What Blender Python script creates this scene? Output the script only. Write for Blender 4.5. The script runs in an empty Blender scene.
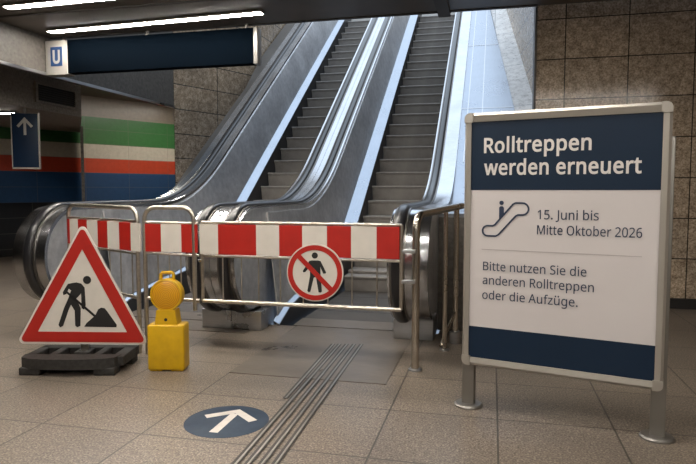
import bpy, bmesh, math, random
from mathutils import Vector, Matrix
random.seed(4)
S = bpy.context.scene
COL = S.collection
RAD = math.radians
# ------------------------------------------------------------------ camera, world, light, exposure
cam = bpy.data.objects.new('camera', bpy.data.cameras.new('camera'))
COL.objects.link(cam)
cam.location = (0, 0, 1.2)
cam.rotation_euler = (RAD(86.0), 0, RAD(13.5))
cam.data.sensor_width = 36.0
cam.data.lens = 36.0 * 600 / 696
cam.data.clip_end = 200
S.camera = cam

W = bpy.data.worlds.new('sky'); S.world = W; W.use_nodes = True
bg = W.node_tree.nodes['Background']
bg.inputs[0].default_value = (0.60, 0.76, 1.0, 1); bg.inputs[1].default_value = 0.25

def area(name, loc, rot, sx, sy, power, color):
    l = bpy.data.lights.new(name, 'AREA'); l.shape = 'RECTANGLE'; l.size = sx; l.size_y = sy
    l.energy = power; l.color = color
    o = bpy.data.objects.new(name, l); COL.objects.link(o); o.location = loc; o.rotation_euler = rot
    return o
# daylight falling in through the open head of the escalator shaft
area('daylight', (-2.3, 11.6, 7.55), (RAD(0), 0, 0), 5.4, 10.4, 215, (0.74, 0.86, 1.0))
TUBE = 46.0            # emission of the ceiling tubes
TUBE_COL = (1.0, 0.94, 0.855)
S.view_settings.view_transform = 'Standard'
S.view_settings.look = 'None'
S.view_settings.gamma = 1.0
S.view_settings.use_curve_mapping = False
S.view_settings.exposure = 0.75
try:
    S.cycles.max_bounces = 8; S.cycles.glossy_bounces = 5
    S.cycles.sample_clamp_indirect = 6.0
    S.cycles.use_denoising = True
    S.cycles.caustics_reflective = False; S.cycles.caustics_refractive = False
except Exception:
    pass

# ------------------------------------------------------------------ materials
def new_mat(name):
    m = bpy.data.materials.new(name); m.use_nodes = True
    nt = m.node_tree; b = nt.nodes['Principled BSDF']
    return m, nt, b
def mapping(nt, scale=(1, 1, 1), loc=(0, 0, 0), rot=(0, 0, 0)):
    tc = nt.nodes.new('ShaderNodeTexCoord'); mp = nt.nodes.new('ShaderNodeMapping')
    nt.links.new(tc.outputs['Object'], mp.inputs['Vector'])
    mp.inputs['Scale'].default_value = scale; mp.inputs['Location'].default_value = loc
    mp.inputs['Rotation'].default_value = rot
    return mp
def noise(nt, vec, scale, detail=3, rough=0.5):
    n = nt.nodes.new('ShaderNodeTexNoise'); n.inputs['Scale'].default_value = scale
    n.inputs['Detail'].default_value = detail; n.inputs['Roughness'].default_value = rough
    nt.links.new(vec.outputs[0], n.inputs['Vector']); return n
def ramp(nt, fac, stops, const=False):
    r = nt.nodes.new('ShaderNodeValToRGB'); e = r.color_ramp.elements
    while len(e) < len(stops): e.new(0.5)
    for i, (p, c) in enumerate(stops):
        e[i].position = p; e[i].color = (*c, 1) if len(c) == 3 else c
    if const: r.color_ramp.interpolation = 'CONSTANT'
    nt.links.new(fac, r.inputs['Fac']); return r
def mixc(nt, fac, a, b, mode='MIX'):
    n = nt.nodes.new('ShaderNodeMix'); n.data_type = 'RGBA'; n.blend_type = mode
    for s, v in ((n.inputs[0], fac), (n.inputs[6], a), (n.inputs[7], b)):
        if isinstance(v, (int, float)): s.default_value = v
        elif isinstance(v, tuple): s.default_value = (*v, 1)
        else: nt.links.new(v, s)
    return n.outputs[2]
def bump(nt, b, h, strength=0.2, dist=0.01):
    n = nt.nodes.new('ShaderNodeBump'); n.inputs['Strength'].default_value = strength
    n.inputs['Distance'].default_value = dist
    nt.links.new(h, n.inputs['Height']); nt.links.new(n.outputs[0], b.inputs['Normal'])
def plain(name, col, rough=0.5, metal=0.0, var=0.08, scale=6.0, spec=0.5, bmp=0.0, bscale=200):
    m, nt, b = new_mat(name); mp = mapping(nt); n = noise(nt, mp, scale, 4)
    lo = tuple(c * (1 - var) for c in col); hi = tuple(min(1, c * (1 + var)) for c in col)
    r = ramp(nt, n.outputs[0], [(0.3, lo), (0.7, hi)])
    nt.links.new(r.outputs[0], b.inputs['Base Color'])
    b.inputs['Roughness'].default_value = rough; b.inputs['Metallic'].default_value = metal
    b.inputs['Specular IOR Level'].default_value = spec
    if bmp:
        n2 = noise(nt, mp, bscale, 2); bump(nt, b, n2.outputs[0], bmp, 0.003)
    return m
def granite(name, c0, c1, c2, joint, bw, bh, off, plane='xy', mortar=0.006, rough=0.35, speck=95, jc=1.0):
    m, nt, b = new_mat(name); mp = mapping(nt)
    n1 = noise(nt, mp, speck, 3, 0.7); n2 = noise(nt, mp, speck * 0.3, 4, 0.7); n3 = noise(nt, mp, 1.3, 3)
    r = ramp(nt, n1.outputs[0], [(0.36, c0), (0.5, c1), (0.66, c2)])
    dk = ramp(nt, n2.outputs[0], [(0.35, (0.62, 0.60, 0.58)), (0.6, (1.06, 1.05, 1.04))])
    c = mixc(nt, 1.0, r.outputs[0], dk.outputs[0], 'MULTIPLY')
    cl = ramp(nt, n3.outputs[0], [(0.35, (0.86, 0.85, 0.84)), (0.65, (1.08, 1.06, 1.03))])
    c = mixc(nt, 1.0, c, cl.outputs[0], 'MULTIPLY')
    rot = {'xy': (0, 0, 0), 'xz': (RAD(-90), 0, 0)}.get(plane, (0, 0, 0))
    tc = nt.nodes.new('ShaderNodeTexCoord'); sp = nt.nodes.new('ShaderNodeSeparateXYZ')
    nt.links.new(tc.outputs['Object'], sp.inputs[0])
    cb = nt.nodes.new('ShaderNodeCombineXYZ')
    ax = {'x': 0, 'y': 1, 'z': 2}
    for i, a in enumerate(plane):
        ad = nt.nodes.new('ShaderNodeMath'); ad.operation = 'SUBTRACT'
        nt.links.new(sp.outputs[ax[a]], ad.inputs[0]); ad.inputs[1].default_value = off[i] - 40 * (bw, bh)[i]
        nt.links.new(ad.outputs[0], cb.inputs[i])
    br = nt.nodes.new('ShaderNodeTexBrick'); br.offset = 0.0; br.squash = 1.0
    br.inputs['Scale'].default_value = 1.0; br.inputs['Mortar Size'].default_value = mortar / 2
    br.inputs['Mortar Smooth'].default_value = 0.1
    br.inputs['Brick Width'].default_value = bw; br.inputs['Row Height'].default_value = bh
    br.inputs['Color1'].default_value = (0.91, 0.91, 0.92, 1); br.inputs['Color2'].default_value = (1.06, 1.05, 1.04, 1)
    br.inputs['Bias'].default_value = 0.0
    nt.links.new(cb.outputs[0], br.inputs['Vector'])
    br.inputs['Mortar'].default_value = (1, 1, 1, 1)
    c = mixc(nt, 1.0, c, br.outputs['Color'], 'MULTIPLY')
    c = mixc(nt, br.outputs['Fac'], c, joint)
    nt.links.new(c, b.inputs['Base Color'])
    rr = ramp(nt, n2.outputs[0], [(0.3, (rough * 0.8,) * 3), (0.7, (rough * 1.3,) * 3)])
    nt.links.new(rr.outputs[0], b.inputs['Roughness'])
    inv = nt.nodes.new('ShaderNodeMath'); inv.operation = 'SUBTRACT'; inv.inputs[0].default_value = 1.0
    nt.links.new(br.outputs['Fac'], inv.inputs[1])
    bump(nt, b, inv.outputs[0], 0.4, 0.004)
    return m
def steel(name, col=(0.60, 0.61, 0.63), rough=0.28, streak=(2, 3, 160), var=0.10, aniso=0.0, mottled=0.12):
    m, nt, b = new_mat(name); mp = mapping(nt, streak); n = noise(nt, mp, 3.0, 4, 0.6)
    mp2 = mapping(nt); n2 = noise(nt, mp2, 2.2, 4, 0.6)
    r = ramp(nt, n.outputs[0], [(0.3, tuple(c * (1 - var) for c in col)), (0.7, tuple(min(1, c * (1 + var)) for c in col))])
    mt = ramp(nt, n2.outputs[0], [(0.32, (1 - mottled,) * 3), (0.68, (1 + mottled * .6,) * 3)])
    nt.links.new(mixc(nt, 1.0, r.outputs[0], mt.outputs[0], 'MULTIPLY'), b.inputs['Base Color'])
    b.inputs['Metallic'].default_value = 1.0
    r2 = ramp(nt, n2.outputs[0], [(0.3, (rough - mottled / 2,) * 3), (0.7, (rough + mottled / 2,) * 3)])
    nt.links.new(r2.outputs[0], b.inputs['Roughness'])
    bump(nt, b, n.outputs[0], 0.03, 0.002)
    return m
def emit(name, col, strength):
    m, nt, b = new_mat(name)
    b.inputs['Base Color'].default_value = (0.9, 0.9, 0.9, 1)
    b.inputs['Emission Color'].default_value = (*col, 1); b.inputs['Emission Strength'].default_value = strength
    return m
def striped_wall(name):
    m, nt, b = new_mat(name)
    tc = nt.nodes.new('ShaderNodeTexCoord'); sp = nt.nodes.new('ShaderNodeSeparateXYZ')
    nt.links.new(tc.outputs['Object'], sp.inputs[0])
    mr = nt.nodes.new('ShaderNodeMapRange'); mr.inputs['From Min'].default_value = 0; mr.inputs['From Max'].default_value = 3.2
    nt.links.new(sp.outputs[2], mr.inputs['Value'])
    z = lambda v: v / 3.2
    r = ramp(nt, mr.outputs[0], [(0, (0.012, 0.012, 0.013)), (z(0.975), (0.018, 0.062, 0.150)), (z(1.535), (0.46, 0.055, 0.024)),
        (z(1.81), (0.46, 0.425, 0.35)), (z(2.085), (0.035, 0.145, 0.042)), (z(2.61), (0.22, 0.185, 0.145))], True)
    mp = mapping(nt); n = noise(nt, mp, 14, 5, 0.7)
    v = ramp(nt, n.outputs[0], [(0.3, (0.84,) * 3), (0.7, (1.08,) * 3)])
    c = mixc(nt, 1.0, r.outputs[0], v.outputs[0], 'MULTIPLY')
    cb = nt.nodes.new('ShaderNodeCombineXYZ')
    for i, (ax, o) in enumerate(((0, 30.0), (2, 20 * 0.2805 - 0.975 + 0.2805 * 5))):
        ad = nt.nodes.new('ShaderNodeMath'); ad.operation = 'ADD'; ad.inputs[1].default_value = o
        nt.links.new(sp.outputs[ax], ad.inputs[0]); nt.links.new(ad.outputs[0], cb.inputs[i])
    br = nt.nodes.new('ShaderNodeTexBrick'); br.offset = 0.0
    br.inputs['Scale'].default_value = 1; br.inputs['Mortar Size'].default_value = 0.005
    br.inputs['Brick Width'].default_value = 0.9; br.inputs['Row Height'].default_value = 0.2805
    nt.links.new(cb.outputs[0], br.inputs['Vector'])
    f2 = nt.nodes.new('ShaderNodeMath'); f2.operation = 'MULTIPLY'; f2.inputs[1].default_value = 0.45
    nt.links.new(br.outputs['Fac'], f2.inputs[0])
    c = mixc(nt, f2.outputs[0], c, (0.16, 0.15, 0.13))
    nt.links.new(c, b.inputs['Base Color']); b.inputs['Roughness'].default_value = 0.30
    return m
def ridged(name, col, rough, axis_scale, metal=0.6):
    m, nt, b = new_mat(name)
    mp = mapping(nt); w = nt.nodes.new('ShaderNodeTexWave'); w.wave_type = 'BANDS'; w.bands_direction = 'X'
    w.inputs['Scale'].default_value = axis_scale; w.inputs['Distortion'].default_value = 0
    nt.links.new(mp.outputs[0], w.inputs['Vector'])
    n = noise(nt, mp, 5, 4, 0.6)
    r = ramp(nt, n.outputs[0], [(0.3, tuple(c * 0.8 for c in col)), (0.7, tuple(c * 1.15 for c in col))])
    v = ramp(nt, w.outputs[0], [(0.2, (0.72,) * 3), (0.6, (1.0,) * 3)])
    c = mixc(nt, 1.0, r.outputs[0], v.outputs[0], 'MULTIPLY')
    nt.links.new(c, b.inputs['Base Color'])
    b.inputs['Metallic'].default_value = metal; b.inputs['Roughness'].default_value = rough
    bump(nt, b, w.outputs[0], 0.5, 0.004)
    return m
def lens_mat(name):
    m, nt, b = new_mat(name)
    mp = mapping(nt); w = nt.nodes.new('ShaderNodeTexWave'); w.wave_type = 'RINGS'; w.rings_direction = 'Y'
    w.inputs['Scale'].default_value = 28
    nt.links.new(mp.outputs[0], w.inputs['Vector'])
    r = ramp(nt, w.outputs[0], [(0.2, (0.50, 0.215, 0.004)), (0.8, (0.74, 0.37, 0.010))])
    nt.links.new(r.outputs[0], b.inputs['Base Color'])
    b.inputs['Roughness'].default_value = 0.36; b.inputs['Coat Weight'].default_value = 0.1
    bump(nt, b, w.outputs[0], 0.35, 0.003)
    return m

M = {}
M['floor'] = granite('granite_floor', (0.080, 0.065, 0.051), (0.200, 0.166, 0.134), (0.40, 0.345, 0.287), (0.060, 0.050, 0.041), 0.57, 0.605, (-1.665, 3.17), 'xy', 0.010, 0.36, 105)
M['tile'] = granite('granite_wall_tiles', (0.30, 0.235, 0.172), (0.53, 0.43, 0.325), (0.70, 0.595, 0.47), (0.035, 0.03, 0.024), 0.605, 0.408, (0.101, 0.10), 'xz', 0.011, 0.11, 60)
M['shaft'] = granite('shaft_stone', (0.29, 0.22, 0.155), (0.48, 0.375, 0.27), (0.64, 0.52, 0.395), (0.045, 0.04, 0.033), 0.9, 0.408, (0.1, 0.10), 'yz', 0.016, 0.25, 45)
M['pale'] = granite('daylit_band_stone', (0.76, 0.76, 0.75), (0.84, 0.84, 0.83), (0.88, 0.88, 0.87), (0.30, 0.30, 0.30), 3.0, 1.1, (0, 0), 'xy', 0.012, 0.3, 40)  # whitened stone: the daylight on the flank is put into its colour
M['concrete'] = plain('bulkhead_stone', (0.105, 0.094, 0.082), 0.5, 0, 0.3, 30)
M['bounce'] = plain('pale_bounce', (0.62, 0.61, 0.58), 0.8)  # unseen shaft walls, made light-coloured to bounce daylight onto the steps
M['bulkhead'] = plain('lit_bulkhead_stone', (0.27, 0.24, 0.205), 0.5, 0, 0.25, 30)  # lighter copy of the dark stone, light on the bulkhead put into its colour
M['stripes'] = striped_wall('striped_wall_tiles')
M['ceil'] = plain('ceiling_metal', (0.105, 0.085, 0.068), 0.5, 0.1, 0.25, 1.5)
M['dark'] = plain('dark_wall', (0.06, 0.055, 0.05), 0.6)
M['blackst'] = plain('black_baseboard', (0.02, 0.019, 0.018), 0.4)
M['steel'] = steel('brushed_steel', (0.50, 0.51, 0.53), 0.30)
M['steel_bright'] = steel('polished_steel', (0.46, 0.47, 0.49), 0.22, (2, 3, 90), 0.06)
M['steel_deck'] = steel('deck_steel', (0.32, 0.35, 0.395), 0.30, (60, 2, 2), 0.06)
M['steel_panel'] = steel('panel_steel', (0.74, 0.74, 0.75), 0.44, (2, 5, 5), 0.12)
M['plate'] = steel('landing_steel', (0.145, 0.118, 0.093), 0.34, (3, 110, 2), 0.35, 0, .16)
M['plate'].node_tree.nodes['Principled BSDF'].inputs['Metallic'].default_value = 0.2
M['steel_dim'] = steel('dull_steel', (0.22, 0.205, 0.19), 0.38)
M['galv'] = steel('galvanised_tube', (0.58, 0.53, 0.46), 0.34, (20, 20, 20), 0.12)
M['rail_tube'] = steel('guard_tube', (0.56, 0.51, 0.44), 0.25, (20, 20, 2), 0.06)
M['alu'] = plain('anodised_aluminium', (0.43, 0.40, 0.355), 0.40, 0.6, 0.05, 3)
M['alu_dark'] = plain('grey_aluminium', (0.27, 0.255, 0.235), 0.42, 0.8, 0.06, 3)
M['rubber'] = plain('handrail_rubber', (0.014, 0.014, 0.016), 0.30, 0, 0.1, 4, 0.6)
M['step'] = ridged('step_aluminium', (0.38, 0.35, 0.32), 0.50, 26, 0.1)
M['tread'] = ridged('tread_aluminium', (0.085, 0.074, 0.063), 0.55, 26, 0.1)
M['skirt'] = plain('skirt_black', (0.035, 0.035, 0.037), 0.35, 0.4)
M['red'] = plain('reflective_red', (0.41, 0.015, 0.009), 0.42, 0, 0.08, 9)
M['white'] = plain('reflective_white', (0.64, 0.60, 0.54), 0.45, 0, 0.05, 9)
M['poster_white'] = plain('poster_white', (0.615, 0.575, 0.570), 0.45, 0, 0.02, 3)
M['poster_navy'] = plain('poster_navy', (0.006, 0.0185, 0.042), 0.45, 0, 0.06, 3, 0.3)
M['letter_white'] = plain('lettering_white', (0.70, 0.66, 0.63), 0.5, 0, 0.02)
M['letter_navy'] = plain('lettering_navy', (0.022, 0.036, 0.075), 0.5, 0, 0.02)
M['rule'] = plain('rule_grey', (0.42, 0.38, 0.38), 0.5, 0, 0.02)
M['picto'] = plain('pictogram_black', (0.012, 0.012, 0.012), 0.5)
M['yellow'] = plain('yellow_plastic', (0.60, 0.355, 0.006), 0.38, 0, 0.10, 14)
M['lens'] = lens_mat('amber_lens')
M['blackrub'] = plain('recycled_rubber', (0.026, 0.024, 0.022), 0.62, 0, 0.35, 40, 0.4, 0.4, 120)
M['sticker'] = plain('sticker_blue', (0.028, 0.046, 0.074), 0.6, 0, 0.12, 18, 0.25)
M['sticker_w'] = plain('sticker_white', (0.60, 0.55, 0.50), 0.45, 0, 0.08, 20)
M['sign_navy'] = plain('sign_navy', (0.0005, 0.0020, 0.0042), 0.9, 0, 0.05, 2, 0.03)
M['sign_blue'] = plain('sign_blue', (0.008, 0.045, 0.15), 0.35, 0, 0.05)
M['arrow_navy'] = plain('arrow_sign_blue', (0.005, 0.018, 0.045), 0.4, 0, 0.2, 2, 0.3)
M['sign_white'] = plain('sign_white', (0.40, 0.38, 0.35), 0.45, 0, 0.04)
M['vent'] = plain('vent_dark', (0.03, 0.027, 0.024), 0.5, 0.3)
M['groove'] = plain('groove_black', (0.05, 0.045, 0.04), 0.7)
M['tube'] = emit('tube_light', TUBE_COL, TUBE)

# ------------------------------------------------------------------ mesh helpers
class MB:
    def __init__(s): s.v = []; s.f = []; s.mi = []; s.cur = 0
    def add(s, vs, fs):
        o = len(s.v); s.v += [tuple(v) for v in vs]; s.f += [tuple(i + o for i in f) for f in fs]; s.mi += [s.cur] * len(fs); return s
    def box(s, x0, x1, y0, y1, z0, z1, bev=0.0):
        if bev:
            bm = bmesh.new(); bmesh.ops.create_cube(bm, size=1)
            for v in bm.verts: v.co = Vector(((x0 + x1) / 2 + v.co.x * (x1 - x0), (y0 + y1) / 2 + v.co.y * (y1 - y0), (z0 + z1) / 2 + v.co.z * (z1 - z0)))
            bmesh.ops.bevel(bm, geom=list(bm.edges), offset=bev, segments=3, profile=0.5, affect='EDGES')
            bm.verts.index_update(); s.add([v.co[:] for v in bm.verts], [[v.index for v in f.verts] for f in bm.faces]); bm.free(); return s
        v = [(x, y, z) for x in (x0, x1) for y in (y0, y1) for z in (z0, z1)]
        return s.add(v, [(0, 1, 3, 2), (4, 6, 7, 5), (0, 4, 5, 1), (2, 3, 7, 6), (0, 2, 6, 4), (1, 5, 7, 3)])
    def prism(s, poly, a, b, axis='y'):
        """extrude a 2-D polygon: axis y -> poly in (x,z); axis z -> (x,y); axis x -> (y,z)"""
        n = len(poly)
        P = {'y': lambda p, t: (p[0], t, p[1]), 'z': lambda p, t: (p[0], p[1], t), 'x': lambda p, t: (t, p[0], p[1])}[axis]
        v = [P(p, a) for p in poly] + [P(p, b) for p in poly]
        f = [tuple(range(n)), tuple(range(2 * n - 1, n - 1, -1))] + [(i, (i + 1) % n, n + (i + 1) % n, n + i) for i in range(n)]
        return s.add(v, f)
    def ring(s, outer, inner, a, b):
        """flat ring between two polygons of equal count in xz, thickness a..b along y"""
        n = len(outer); v = []
        for t in (a, b):
            v += [(p[0], t, p[1]) for p in outer] + [(p[0], t, p[1]) for p in inner]
        f = []
        for i in range(n):
            j = (i + 1) % n
            f += [(i, j, n + j, n + i), (2 * n + i, 3 * n + i, 3 * n + j, 2 * n + j), (i, 2 * n + i, 2 * n + j, j), (n + i, n + j, 3 * n + j, 3 * n + i)]
        return s.add(v, f)
    def tube(s, pts, r, n=12, closed=False, caps=True):
        pts = [Vector(p) for p in pts]; m = len(pts); rings = []; up = None
        for i, p in enumerate(pts):
            if closed: t = (pts[(i + 1) % m] - pts[i - 1]).normalized()
            else: t = (pts[min(i + 1, m - 1)] - pts[max(i - 1, 0)]).normalized()
            if up is None:
                up = Vector((0, 0, 1)) if abs(t.z) < 0.9 else Vector((1, 0, 0))
            a = t.cross(up).normalized(); up = a.cross(t).normalized()
            rings.append([p + r * (math.cos(2 * math.pi * k / n) * a + math.sin(2 * math.pi * k / n) * up) for k in range(n)])
        v = [q for R_ in rings for q in R_]; f = []
        for i in range(m if closed else m - 1):
            j = (i + 1) % m
            for k in range(n):
                l = (k + 1) % n; f.append((i * n + k, i * n + l, j * n + l, j * n + k))
        if caps and not closed: f += [tuple(range(n - 1, -1, -1)), tuple(range((m - 1) * n, m * n))]
        return s.add(v, f)
    def lathe(s, prof, c=(0, 0, 0), n=40, axis='z'):
        """prof: (radius, height) pairs"""
        v = []
        for (r, h) in prof:
            for k in range(n):
                a = 2 * math.pi * k / n
                p = (r * math.cos(a), r * math.sin(a), h) if axis == 'z' else (r * math.cos(a), h, r * math.sin(a))
                v.append((p[0] + c[0], p[1] + c[1], p[2] + c[2]))
        f = []
        for i in range(len(prof) - 1):
            for k in range(n):
                l = (k + 1) % n; f.append((i * n + k, i * n + l, (i + 1) * n + l, (i + 1) * n + k))
        f += [tuple(range(n)), tuple(range((len(prof) - 1) * n, len(prof) * n))]
        return s.add(v, f)
    def build(s, name, mats, parent=None, smooth=35, loc=None):
        me = bpy.data.meshes.new(name); me.from_pydata(s.v, [], s.f)
        mats = mats if isinstance(mats, (list, tuple)) else [mats]
        for m in mats: me.materials.append(m)
        for p, i in zip(me.polygons, s.mi): p.material_index = i
        bm = bmesh.new(); bm.from_mesh(me)
        bmesh.ops.recalc_face_normals(bm, faces=list(bm.faces))
        big = [f for f in bm.faces if len(f.verts) > 4]
        if big: bmesh.ops.triangulate(bm, faces=big)
        bm.to_mesh(me); bm.free()
        if smooth:
            for p in me.polygons: p.use_smooth = True
            me.set_sharp_from_angle(angle=RAD(smooth))
        o = bpy.data.objects.new(name, me); COL.objects.link(o)
        if parent: o.parent = parent
        if loc: o.location = loc
        return o
def thing(name, label, cat, loc=(0, 0, 0), rz=0.0, group=None):
    o = bpy.data.objects.new(name, None); COL.objects.link(o); o.empty_display_size = 0.1
    o.location = loc; o.rotation_euler = (0, 0, rz)
    return tag(o, label, cat, group)
def tag(o, label, cat, group=None):
    o['label'] = label; o['category'] = cat
    if group: o['group'] = group
    return o
def struct(o): o['kind'] = 'structure'; return o
def rounded(poly, r, n=7):
    out = []; m = len(poly)
    for i in range(m):
        p0, p, p1 = Vector(poly[i - 1]), Vector(poly[i]), Vector(poly[(i + 1) % m])
        a = (p0 - p).normalized(); b = (p1 - p).normalized()
        half = a.angle(b) / 2; d = r / math.tan(half); c = p + (a + b).normalized() * (r / math.sin(half))
        s0 = p + a * d; s1 = p + b * d
        a0 = math.atan2(*(s0 - c).yx); a1 = math.atan2(*(s1 - c).yx)
        da = (a1 - a0 + math.pi) % (2 * math.pi) - math.pi
        for k in range(n + 1):
            t = a0 + da * k / n; out.append((c.x + r * math.cos(t), c.y + r * math.sin(t)))
    return out
def circle(cx, cz, r, n=48): return [(cx + r * math.cos(2 * math.pi * k / n), cz + r * math.sin(2 * math.pi * k / n)) for k in range(n)]
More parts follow.
